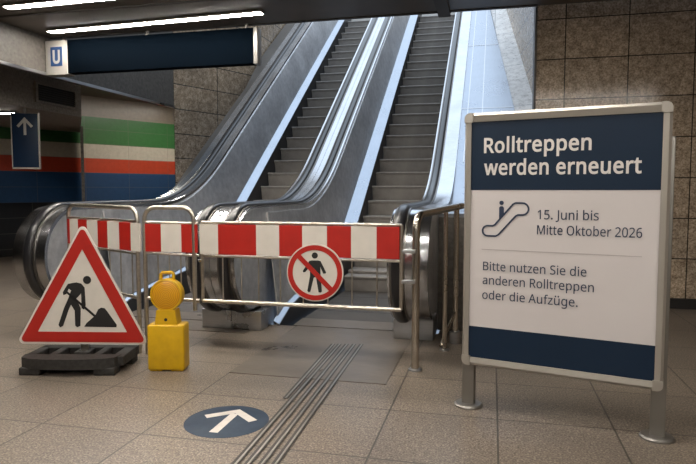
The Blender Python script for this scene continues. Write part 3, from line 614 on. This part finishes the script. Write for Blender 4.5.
shift(eL, (-3.0, 5.0, 0)); shift(eR, (-1.3, 5.0, 0))
# landing plates let into the floor
def landing(x0, x1, y0, xa, xb, label):
    p = MB(); p.prism([(x0, y0), (x1, y0), (x1, 4.735), (xb, 4.735), (xb, 4.98), (xa, 4.98), (xa, 4.735), (x0, 4.735)], 0.0, .004, 'z')
    return tag(p.build('landing_plate', M['plate'], smooth=0), label, 'floor plate')
landing(-1.665, -0.62, 3.585, -1.655, -.765, 'brushed steel landing plate in the floor before the right escalator')
landing(-3.60, -2.00, 4.62, -3.555, -2.455, 'steel landing plate in the floor before the left escalator')
# ------------------------------------------------------------------ signs overhead, lamps, vent
ds = thing('direction_sign', 'long dark navy overhead sign hung below ceiling with white U panel at left end', 'sign', (-3.83, 6.2, 2.56))
b = MB(); b.box(-1.02, 1.30, -.03, .09, .005, .385, .004); b.build('sign_panel', M['sign_navy'], ds)
b = MB(); b.box(-1.31, -1.02, -.04, .10, -.01, .385, .004); up_ = b.build('white_panel', M['sign_white'], ds)
b = MB(); b.box(-1.238, -1.082, -.044, -.04, .09, .31); lg = b.build('blue_square', M['sign_blue'], up_, smooth=0)
text_mesh('letter', 'U', M['sign_white'], up_, -1.209, .125, .098, .150, -.0455, 30)
b = MB(); b.box(1.30, 1.345, -.03, .09, .0, .39, .004); b.build('end_cap', M['alu_dark'], ds)
for x in (-1.1, 0.0, 1.2): MB().box(x - .015, x + .015, .01, .04, .38, .44).build('hanger', M['alu_dark'], ds)

asn = thing('arrow_sign', 'narrow dark blue sign with white up arrow hanging under the stone bulkhead', 'sign', (-6.06, 6.84, 1.48), RAD(25))
b = MB(); b.box(-.16, .16, -.02, .02, .02, .735, .004); b.build('sign_panel', M['arrow_navy'], asn)
b = MB(); b.box(-.172, .172, -.023, .023, 0, .022); b.box(.16, .172, -.023, .023, 0, .745); b.box(-.172, -.16, -.023, .023, 0, .745); b.build('frame', M['alu'], asn, smooth=0)
b = MB()
b.prism([(-.016, .45), (.016, .45), (.016, .64), (-.016, .64)], -.024, -.0205)
b.prism([(0, .685), (.10, .57), (.075, .548), (0, .635), (-.075, .548), (-.10, .57)], -.0245, -.0205)
b.build('arrow', M['sign_white'], asn, smooth=0)
b = MB(); b.box(-.012, .012, -.012, .012, .735, .815); b.build('hanger', M['alu_dark'], asn, smooth=0)

vt = thing('air_vent', 'dark rectangular louvred air vent set in the stone bulkhead', 'vent', (-6.0, 7.37, 2.40), RAD(90))
b = MB(); b.ring([(-.41, -.02), (.41, -.02), (.41, .26), (-.41, .26)], [(-.37, .01), (.37, .01), (.37, .23), (-.37, .23)], -.025, .004); b.build('frame', M['bulkhead'], vt, smooth=0)
b = MB(); b.box(-.37, .37, -.004, .004, .01, .23)
for k in range(7): b.prism([(.012 + .03 * k, 0), (0, 0)][:0] or [(-.37, .018 + .03 * k), (.37, .018 + .03 * k), (.37, .03 + .03 * k), (-.37, .03 + .03 * k)], -.018, -.002)
b.build('grille', M['vent'], vt, smooth=0)

def strip_lamp(x0, y0, x1, y1, label, z=3.0, group='fluorescent strip lamps on the ceiling'):
    L = math.hypot(x1 - x0, y1 - y0)
    t = thing('fluorescent_lamp', label, 'lamp', (x0, y0, z - .002), math.atan2(y1 - y0, x1 - x0), group)
    MB().box(0, L, -.052, .052, -.022, 0, .003).build('housing', M['alu_dark'], t)
    half = L / 2
    for k in range(2):
        MB().box(k * half + .015, (k + 1) * half - .015, -.044, .044, -.0245, -.0222).build('tube', M['tube'], t, smooth=0)
    return t
strip_lamp(-4.90, 5.94, -2.27, 5.80, 'long glowing ceiling strip lamp just above the dark navy overhead sign')
strip_lamp(-4.66, 5.06, -1.2, 4.96, 'glowing ceiling strip lamp cut by the top edge of the photo, nearest the left corner')
HID = 'ceiling strip lamp over the hall floor, out of view'
for (y, xs) in ((3.0, (-5.2, -2.2)), (0.8, (-3.6, .4)), (-1.6, (-3.6, .4)), (-3.8, (-3.6, .4))):
    for x in xs: strip_lamp(x, y, x + 2.6, y - .1, HID)
strip_lamp(-6.80, 7.12, -6.45, 7.13, 'small strip lamp under the low soffit, behind the blue arrow sign', 2.29)
strip_lamp(-6.0, 9.3, -5.8, 11.6, 'ceiling strip lamp before the striped wall, hidden by the stone beam')

# ------------------------------------------------------------------ barriers
def along(A, B):
    A = Vector((*A, 0)); B = Vector((*B, 0)); d = B - A; return A, math.atan2(d.y, d.x), d.length
def striped_board(root, x0, x1, cuts, first_red, z0, z1, y=-.012):
    b = MB(); xs = [x0] + cuts + [x1]; red = first_red
    for a_, c_ in zip(xs[:-1], xs[1:]):
        b.cur = 0 if red else 1
        b.box(a_, c_, y - .012, y + .002, z0, z1); red = not red
    return b.build('striped_board', [M['red'], M['white']], root, smooth=0)
def arc_pts(cx, cz, r, a0, a1, n=7): return [(cx + r * math.cos(RAD(a0 + (a1 - a0) * k / n)), 0, cz + r * math.sin(RAD(a0 + (a1 - a0) * k / n))) for k in range(n + 1)]
def rods(root, xs, z0, z1, y=.012):
    for x in xs: MB().tube([(x, y, z0), (x, y, z1)], .005, 8).build('rod', M['galv'], root)
# left gate
A, ang, L = along((-3.495, 4.36), (-2.487, 3.868))
g1 = thing('safety_barrier', 'left barrier gate with red and white board, behind the triangular roadworks sign', 'barrier', A, ang, 'temporary barrier gates')
LX = L - .022
b = MB()
b.tube([(.05, 0, 0)] + arc_pts(.05 + .09, 1.075 - .09, .09, 180, 90) + [(.50, 0, 1.075)], .016)
b.tube([(.50, 0, 1.075)] + [(LX - .2, 0, 1.07)] + arc_pts(LX - .09, 1.07 - .09, .09, 90, 0) + [(LX, 0, 0)], .016)
b.build('frame', M['galv'], g1)
b = MB(); b.tube([(.05, 0, .972), (LX, 0, .972)], .011); b.build('upper_rail', M['galv'], g1)
MB().tube([(.05, 0, .745), (LX, 0, .735)], .009).build('middle_rail', M['galv'], g1)
MB().tube([(.05, 0, .43), (LX, 0, .41)], .013).build('lower_rail', M['galv'], g1)
striped_board(g1, .075, L + .045, [.075 + (L - .03) * q for q in (.037, .168, .302, .455, .590, .745, .890)], True, .757, .962)
rods(g1, [.2, .36, .52, .68, .84, 1.0], .42, .75)
# middle gate
A, ang, L = along((-2.487, 3.868), (-2.02, 3.875))
g2 = thing('safety_barrier', 'short middle barrier gate with rounded tube top, behind the yellow lamp', 'barrier', A, ang, 'temporary barrier gates')
b = MB()
b.tube([(.045, 0, 0)] + arc_pts(.045 + .085, 1.075 - .085, .085, 180, 90) + arc_pts(L - .035 - .085, 1.075 - .085, .085, 90, 0) + [(L - .035, 0, .34)], .016)
b.build('frame', M['galv'], g2)
b = MB(); b.tube([(.045, 0, .967), (L, 0, .962)], .011); b.build('upper_rail', M['galv'], g2)
MB().tube([(.045, 0, .745), (L, 0, .735)], .009).build('middle_rail', M['galv'], g2)
MB().tube([(.045, 0, .415), (L, 0, .412)], .013).build('lower_rail', M['galv'], g2)
striped_board(g2, .052, L - .006, [.180, .340], True, .757, .957, .0)
rods(g2, [.14, .23, .32], .42, .75)
# long panel fixed to the guard rail
A, ang, L = along((-1.995, 3.88), (-.572, 3.88))
g3 = thing('safety_barrier', 'long flat barrier panel with red and white board carrying the no-entry disc', 'barrier', A, ang)
b = MB()
for (p0, p1, r) in (((0, 0, .972), (L, 0, .972), .011), ((0, 0, .735), (L, 0, .735), .010), ((0, 0, .412), (L, 0, .412), .014), ((0, 0, .412), (0, 0, .972), .012), ((L, 0, .412), (L, 0, .972), .013)):
    b.tube([p0, p1], r)
b.build('frame', M['galv'], g3)
striped_board(g3, -.012, L - .012, [.130, .415, .583, .748, .922, 1.088, 1.260], False, .749, .960, -.003).name = 'striped_board'
rods(g3, [.150, .292, .420, .580, .745, .92, 1.088, 1.258], .42, .735)
for z in (.60, .80):
    MB().box(L, L + .09, -.012, .012, z - .012, z + .012, .003).build('bracket', M['steel'], g3)
for z in (.70, .90):
    MB().box(-.030, 0, -.008, .010, z - .010, z + .010, .003).build('bracket', M['steel'], g3)
# no-entry disc
ne = thing('no_entry_sign', 'round red and white no pedestrians sign hung on the barrier panel', 'sign', (-1.150, 3.842, .646), RAD(4))
R_ = .195
MB().lathe([(R_ * .98, .004), (R_, .002), (R_, -.004), (R_ * .99, -.006)], axis='y', n=56).build('disc', M['white'], ne)
b = MB(); b.ring(circle(0, 0, R_ * .955, 56), circle(0, 0, R_ * .785, 56), -.0085, -.006); b.build('red_ring', M['red'], ne, smooth=0)
k_ = R_ * 2 / 374.0       # pictogram drawn on a 374-unit disc
def pp(pts): return [((x - 226) * k_, (218 - y) * k_) for x, y in pts]
b = MB()
b.prism(circle(0, (218 - 106) * k_, 20 * k_, 24), -.0080, -.006)
b.prism(pp([(190, 142), (206, 138), (248, 138), (264, 142), (300, 214), (295, 222), (281, 222), (262, 178), (264, 240), (272, 338), (264, 346), (250, 344), (234, 250), (226, 246), (218, 252), (196, 342), (184, 345), (176, 336), (194, 238), (194, 176), (164, 214), (152, 217), (146, 208)]), -.0080, -.006)
b.build('pedestrian_pictogram', M['picto'], ne, smooth=0)
b = MB(); q = R_ * .80; s_ = math.sqrt(.5); hw = R_ * .085
b.prism([(-q * s_ - hw * s_, q * s_ - hw * s_), (-q * s_ + hw * s_, q * s_ + hw * s_), (q * s_ + hw * s_, -q * s_ + hw * s_), (q * s_ - hw * s_, -q * s_ - hw * s_)], -.0098, -.0078)
b.build('red_slash', M['red'], ne, smooth=0)

# ------------------------------------------------------------------ guard rail at the right newel
gr = thing('guard_rail', 'bent stainless steel tube guard rail standing beside the right escalator newel', 'guard rail', (-.483, 3.932, 0))
E_ = Vector((.217, .782, 0)); u = E_.normalized(); Ln = E_.length
pts = [(0, 0, 0.0), (0, 0, .94)] + [tuple(u * (.10 - .10 * math.cos(RAD(t))) + Vector((0, 0, .94 + .10 * math.sin(RAD(t))))) for t in range(10, 91, 10)] + [tuple(u * (Ln + .12) + Vector((0, 0, 1.075)))]
MB().tube(pts, .026, 16).build('top_rail', M['rail_tube'], gr)
MB().tube([tuple(u * Ln * .70), tuple(u * Ln * .70 + Vector((0, 0, 1.05)))], .017, 14).build('post', M['rail_tube'], gr)
MB().tube([tuple(u * Ln), tuple(u * Ln + Vector((0, 0, 1.07)))], .021, 14).build('post', M['rail_tube'], gr)
MB().lathe([(.045, 0), (.045, .09), (.03, .10)], tuple(u * Ln), 20).build('collar', M['steel'], gr)
MB().lathe([(.045, 0), (.045, .008), (.028, .014)], (0, 0, 0), 20).build('collar', M['steel'], gr)
MB().lathe([(.036, 0), (.036, .01), (.018, .014)], tuple(u * Ln * .70), 20).build('collar', M['steel'], gr)
b = MB(); b.tube([tuple(u * Ln * .70 + Vector((-.03, .0, .03))), tuple(u * Ln + Vector((0, 0, .26)))], .011, 10); b.build('brace', M['rail_tube'], gr)

# ------------------------------------------------------------------ triangular sign
tr = thing('roadworks_sign', 'triangular red-bordered roadworks sign on a black rubber foot', 'sign', (-2.698, 3.498, 0), RAD(13.2))
k_ = .002037
def tp(pts): return [((x - 240) * k_, .165 + (437 - y) * k_) for x, y in pts]
apex, lf, rt = (250, 33), (16, 442), (462, 445)
outer = rounded(tp([apex, lf, rt]), .030)
def inset(poly, d):
    c = []; n = len(poly)
    for i in range(n):
        p0, p, p1 = Vector(poly[i - 1]), Vector(poly[i]), Vector(poly[(i + 1) % n])
        a_ = (p0 - p).normalized(); b_ = (p1 - p).normalized(); h = a_.angle(b_) / 2
        c.append(tuple(p + (a_ + b_).normalized() * (d / math.sin(h))))
    return c
tri = tp([apex, lf, rt])
b = MB(); b.prism(outer, -.002, .004); b.cur = 0
panel = b.build('sign_panel', M['white'], tr, smooth=0)
b = MB(); b.ring(rounded(inset(tri, .014), .022), rounded(tp([(247, 124), (90, 401), (389, 403)]), .003), -.0045, -.002)
b.build('red_border', M['red'], panel, smooth=0)
b = MB(); Y0, Y1 = -.0040, -.002
b.prism([(x, z) for x, z in circle(*tp([(260, 227)])[0], 13.5 * k_, 24)], Y0, Y1)
b.prism(tp([(196, 240), (224, 235), (240, 239), (251, 252), (253, 312), (247, 326), (239, 322), (239, 272), (222, 290), (236, 322), (233, 382), (222, 386), (216, 380), (216, 330), (204, 310), (196, 326), (175, 382), (165, 387), (160, 378), (180, 322), (196, 288), (206, 262), (198, 256), (190, 274), (180, 278), (178, 268)]), Y0, Y1)
b.prism(tp([(184, 266), (190, 262), (286, 346), (281, 352)]), Y0, Y1)
b.prism(tp([(246, 384), (254, 372), (284, 346), (294, 326), (304, 320), (316, 322), (324, 332), (355, 378), (353, 386)]), Y0, Y1)
b.build('worker_pictogram', M['picto'], panel, smooth=0)
b = MB(); b.box(-.022, .022, .008, .048, .03, .82, .003); b.build('post', M['galv'], tr)
foot = MB(); dy = -.095; fx0, fx1 = -.415, .325; cx = (fx0 + fx1) / 2
front = [(fx0, -.02), (fx0 + .02, -.10), (fx0 + .10, -.135), (cx - .12, -.155), (cx + .12, -.155), (fx1 - .10, -.135), (fx1 - .02, -.10), (fx1, -.02)]
foot.prism(front + [(fx1, -.02), (fx0, -.02)][:0] + [(fx1 - .01, -.06 + .0), (fx1 - .06, -.085), (fx0 + .06, -.085), (fx0 + .01, -.06)][:0], .045, .112, 'z')
foot.box(fx0 + .005, fx1 + .03, .16, .24, .045, .108, .006)
foot.box(fx0, fx0 + .075, -.06, .2, .045, .108, .006); foot.box(fx1 - .06, fx1 + .03, -.06, .2, .045, .108, .006)
for x in (cx - .19, cx + .15): foot.box(x, x + .06, -.06, .2, .045, .110, .006)
foot.box(fx0 + .03, fx1 - .02, -.06, .22, .045, .062)
foot.box(fx0 + .01, fx0 + .17, -.125, -.02, 0, .05, .008); foot.box(fx1 - .17, fx1 - .01, -.125, -.02, 0, .05, .008)
foot.box(fx0 + .02, fx0 + .16, .13, .235, 0, .05, .008); foot.box(fx1 - .14, fx1 + .02, .13, .235, 0, .05, .008)
foot.v = [(cx + (x - cx) * .865 + .03, y + dy, z * 1.02) for x, y, z in foot.v]
foot.box(-.05, .05, -.03, .10, .04, .105, .005)
foot.build('rubber_foot', M['blackrub'], tr)

# ------------------------------------------------------------------ yellow warning lamp
wl = thing('warning_lamp', 'yellow battery warning lamp with round amber lens standing on the floor', 'lamp', (-2.096, 3.575, 0), RAD(12.5))
b = MB(); b.box(-.122, .122, -.065, .065, .008, .312, .012); case = b.build('battery_case', M['yellow'], wl)
b = MB(); b.box(-.112, -.03, -.055, .055, 0, .02, .004); b.box(.03, .112, -.055, .055, 0, .02, .004); b.build('case_foot', M['yellow'], case)
b = MB(); b.box(-.006, .006, -.068, -.064, .0, .0); 
b = MB(); b.prism([(-.075, .305), (.075, .305), (.062, .408), (-.062, .408)], -.05, .05); col = b.build('collar', M['yellow'], wl, smooth=20)
b = MB(); b.prism(circle(0, .345, .011, 16), -.053, -.049); b.build('lock', M['picto'], col, smooth=0)
HZ = .507
b = MB(); b.lathe([(.085, .045), (.104, .035), (.107, .0), (.107, -.034), (.105, -.041), (.098, -.043), (.095, -.037)], (0, 0, HZ), 48, 'y'); head = b.build('lamp_head', M['yellow'], wl)
b = MB(); b.lathe([(.094, .0), (.094, -.003), (.090, -.005), (.06, -.009), (.03, -.012), (.006, -.0125)], (0, 0, 0), 48, 'y')
ln = b.build('lens', M['lens'], head, loc=(0, -.036, HZ))
b = MB(); b.tube([(-.042, .0, HZ + .095), (-.042, 0, HZ + .135), (-.032, 0, HZ + .146), (.032, 0, HZ + .146), (.042, 0, HZ + .135), (.042, 0, HZ + .095)], .011, 10); b.build('handle', M['yellow'], wl)

# ------------------------------------------------------------------ information board
P0 = Vector((-.144, 3.309, 0)); P1 = Vector((.777, 3.065, 0)); d = P1 - P0
ib = thing('information_board', 'tall grey-framed notice board announcing escalator renewal, standing on two posts', 'notice board', P0, math.atan2(d.y, d.x))
Wd, Z0, Z1 = .978, .250, 1.606
outer = rounded([(0, Z0), (Wd, Z0), (Wd, Z1), (0, Z1)], .026)
inner = rounded([(.034, Z0 + .042), (Wd - .038, Z0 + .042), (Wd - .038, Z1 - .046), (.034, Z1 - .046)], .0015)
mid = rounded([(.012, Z0 + .014), (Wd - .012, Z0 + .014), (Wd - .012, Z1 - .014), (.012, Z1 - .014)], .018)
def loft(mb, loops):
    n = len(loops[0][0]); v = []
    for lp, y in loops: v += [(p[0], y, p[1]) for p in lp]
    f = []
    for i in range(len(loops) - 1):
        for k in range(n): f.append((i * n + k, i * n + (k + 1) % n, (i + 1) * n + (k + 1) % n, (i + 1) * n + k))
    return mb.add(v, f)
b = MB(); loft(b, [(inner, .0), (inner, -.012), (mid, -.018), (outer, -.008), (outer, .028), (inner, .03), (inner, .0)])
fr = b.build('frame', M['alu'], ib, smooth=40)
b = MB()
for (x, z, sx, sz) in ((0, Z1, 1, -1), (Wd, Z1, -1, -1), (0, Z0, 1, 1), (Wd, Z0, -1, 1)):
    q = [(x - sx * .001, z - sz * .001), (x + sx * .045, z - sz * .001), (x + sx * .045, z + sz * .05), (x - sx * .001, z + sz * .05)]
    rr = rounded(q, .003); 
    cpoly = [(x + sx * .045, z - sz * .001), (x + sx * .045, z + sz * .046), (x + sx * .034, z + sz * .05), (x - sx * .001, z + sz * .05)] + [(x - sx * .001 + sx * .028 * (1 - math.cos(RAD(t))), z - sz * .001 + sz * .028 * (1 - math.sin(RAD(t)))) for t in range(0, 91, 15)]
    MB().prism(cpoly, -.021, .033).build('corner_cap', M['alu'], fr, smooth=40)
b = MB(); b.box(.03, Wd - .03, -.004, .026, Z0 + .036, Z1 - .04); po = b.build('poster', M['poster_white'], ib, smooth=0)
b = MB(); b.box(.034, Wd - .038, -.0052, -.0042, 1.20, Z1 - .044); b.build('header_band', M['poster_navy'], po, smooth=0)
b = MB(); b.box(.034, Wd - .038, -.0052, -.0042, Z0 + .04, .4625); b.build('footer_band', M['poster_navy'], po, smooth=0)
yT = -.0062
for nm, tx, mt, x, z, w, c, bo in (
    ('heading', 'Rolltreppen', 'letter_white', .102, 1.397, .531, .077, 17),
    ('heading', 'werden erneuert', 'letter_white', .104, 1.281, .752, .077, 17),
    ('date_line', '15. Juni bis', 'letter_navy', .385, 1.052, .290, .047, 3),
    ('date_line', 'Mitte Oktober 2026', 'letter_navy', .384, .974, .484, .047, 3),
    ('notice_line', 'Bitte nutzen Sie die', 'letter_navy', .107, .772, .519, .046, 3),
    ('notice_line', 'anderen Rolltreppen', 'letter_navy', .106, .697, .556, .046, 3),
    ('notice_line', 'oder die Aufzüge.', 'letter_navy', .105, .617, .484, .046, 3)):
    text_mesh(nm, tx, M[mt], po, x, z, w, c, yT, bo)
b = MB(); b.box(.098, .87, -.0050, -.0042, .882, .8855); b.build('rule', M['rule'], po, smooth=0)
ic = rounded([(.088, .957), (.178, .957), (.285, 1.071), (.345, 1.071), (.345, 1.134), (.262, 1.134), (.155, 1.012), (.088, 1.012)], .012, 3)
# pill-ended escalator outline
def pill():
    p = []
    for t in range(90, 271, 15): p.append((.128 + .027 * math.cos(RAD(t)), .984 + .027 * math.sin(RAD(t))))
    p += [(.172, .957), (.186, .965), (.275, 1.066), (.285, 1.071)]
    for t in range(-90, 91, 15): p.append((.308 + .031 * math.cos(RAD(t)), 1.102 + .031 * math.sin(RAD(t))))
    p += [(.272, 1.133), (.260, 1.127), (.166, 1.017), (.155, 1.011)]
    return p
pl_ = pill(); cxp = sum(q[0] for q in pl_) / len(pl_); czp = sum(q[1] for q in pl_) / len(pl_)
def poly_off(p, dd):
    out = []; n = len(p)
    for i in range(n):
        a_, c_ = Vector(p[i - 1]), Vector(p[(i + 1) % n]); t = (c_ - a_).normalized(); out.append((p[i][0] - t.y * dd, p[i][1] + t.x * dd))
    return out
b = MB(); b.ring(poly_off(pl_, .0045), poly_off(pl_, -.0045), yT, -.0042)
b.prism(circle(.2, 1.133, .0115, 20), yT, -.0042)
b.prism([(.188, 1.045), (.213, 1.07), (.213, 1.108), (.206, 1.115), (.194, 1.115), (.188, 1.108)], yT, -.0042)
b.build('escalator_pictogram', M['letter_navy'], po, smooth=0)
for x in (.010, Wd - .030):
    b = MB(); b.box(x - .022, x + .046, .030, .070, .008, 1.45, .004); b.build('leg', M['alu_dark'], ib)
    b = MB(); b.lathe([(.078, 0), (.078, .009), (.070, .016), (.0, .017)], (x + .012, .045, 0), 32); b.build('foot_plate', M['alu_dark'], ib)

# ------------------------------------------------------------------ floor markings
st = thing('floor_sticker', 'round blue floor sticker with white arrow pointing to the escalators', 'sticker', (-1.325, 2.817, 0), RAD(0))
MB().lathe([(.218, 0), (.218, .0012), (.217, .0016)], n=64).build('disc', M['sticker'], st)
b = MB()
b.prism([(-.024, -.155), (.022, -.155), (.020, .10), (-.022, .10)], .0016, .0024, 'z')
b.prism([(0, .165), (.150, .045), (.118, .010), (0, .108), (-.118, .010), (-.150, .045)], .0016, .0026, 'z')
b.build('arrow', M['sticker_w'], st, smooth=0)
def gstrip(x0, y0, x1, y1, label):
    L = math.hypot(x1 - x0, y1 - y0)
    o = MB(); o.prism([(-.006, 0), (.006, 0), (.004, .003), (-.004, .003)], 0, L, 'y')
    o.cur = 1; o.prism([(-.019, 0), (-.006, 0), (-.006, .0012), (-.019, .0012)], 0, L, 'y'); o.prism([(.006, 0), (.014, 0), (.014, .0012), (.006, .0012)], 0, L, 'y')
    o = o.build('guide_strip', [M['strip'], M['groove']], smooth=0); o.location = (x0, y0, 0.004); o.rotation_euler = (0, 0, math.atan2(-(x1 - x0), y1 - y0))
    return tag(o, label, 'guide strip', 'steel guide strips let into the floor')
M['strip'] = steel('strip_steel', (0.40, 0.375, 0.34), 0.40, (3, 40, 3), 0.1)
gstrip(-1.137, 3.20, -1.184, 4.447, 'leftmost and shortest of the five steel guide strips')
gstrip(-1.060, 1.9, -1.135, 4.46, 'second steel guide strip from the left, beside the blue floor sticker')
gstrip(-1.005, 1.9, -1.080, 4.47, 'middle one of the five parallel steel guide strips in the floor')
gstrip(-.945, 1.9, -1.024, 4.48, 'fourth steel guide strip from the left, next to the rightmost')
gstrip(-.887, 1.9, -.968, 4.49, 'rightmost of the five steel guide strips, nearest the notice board')
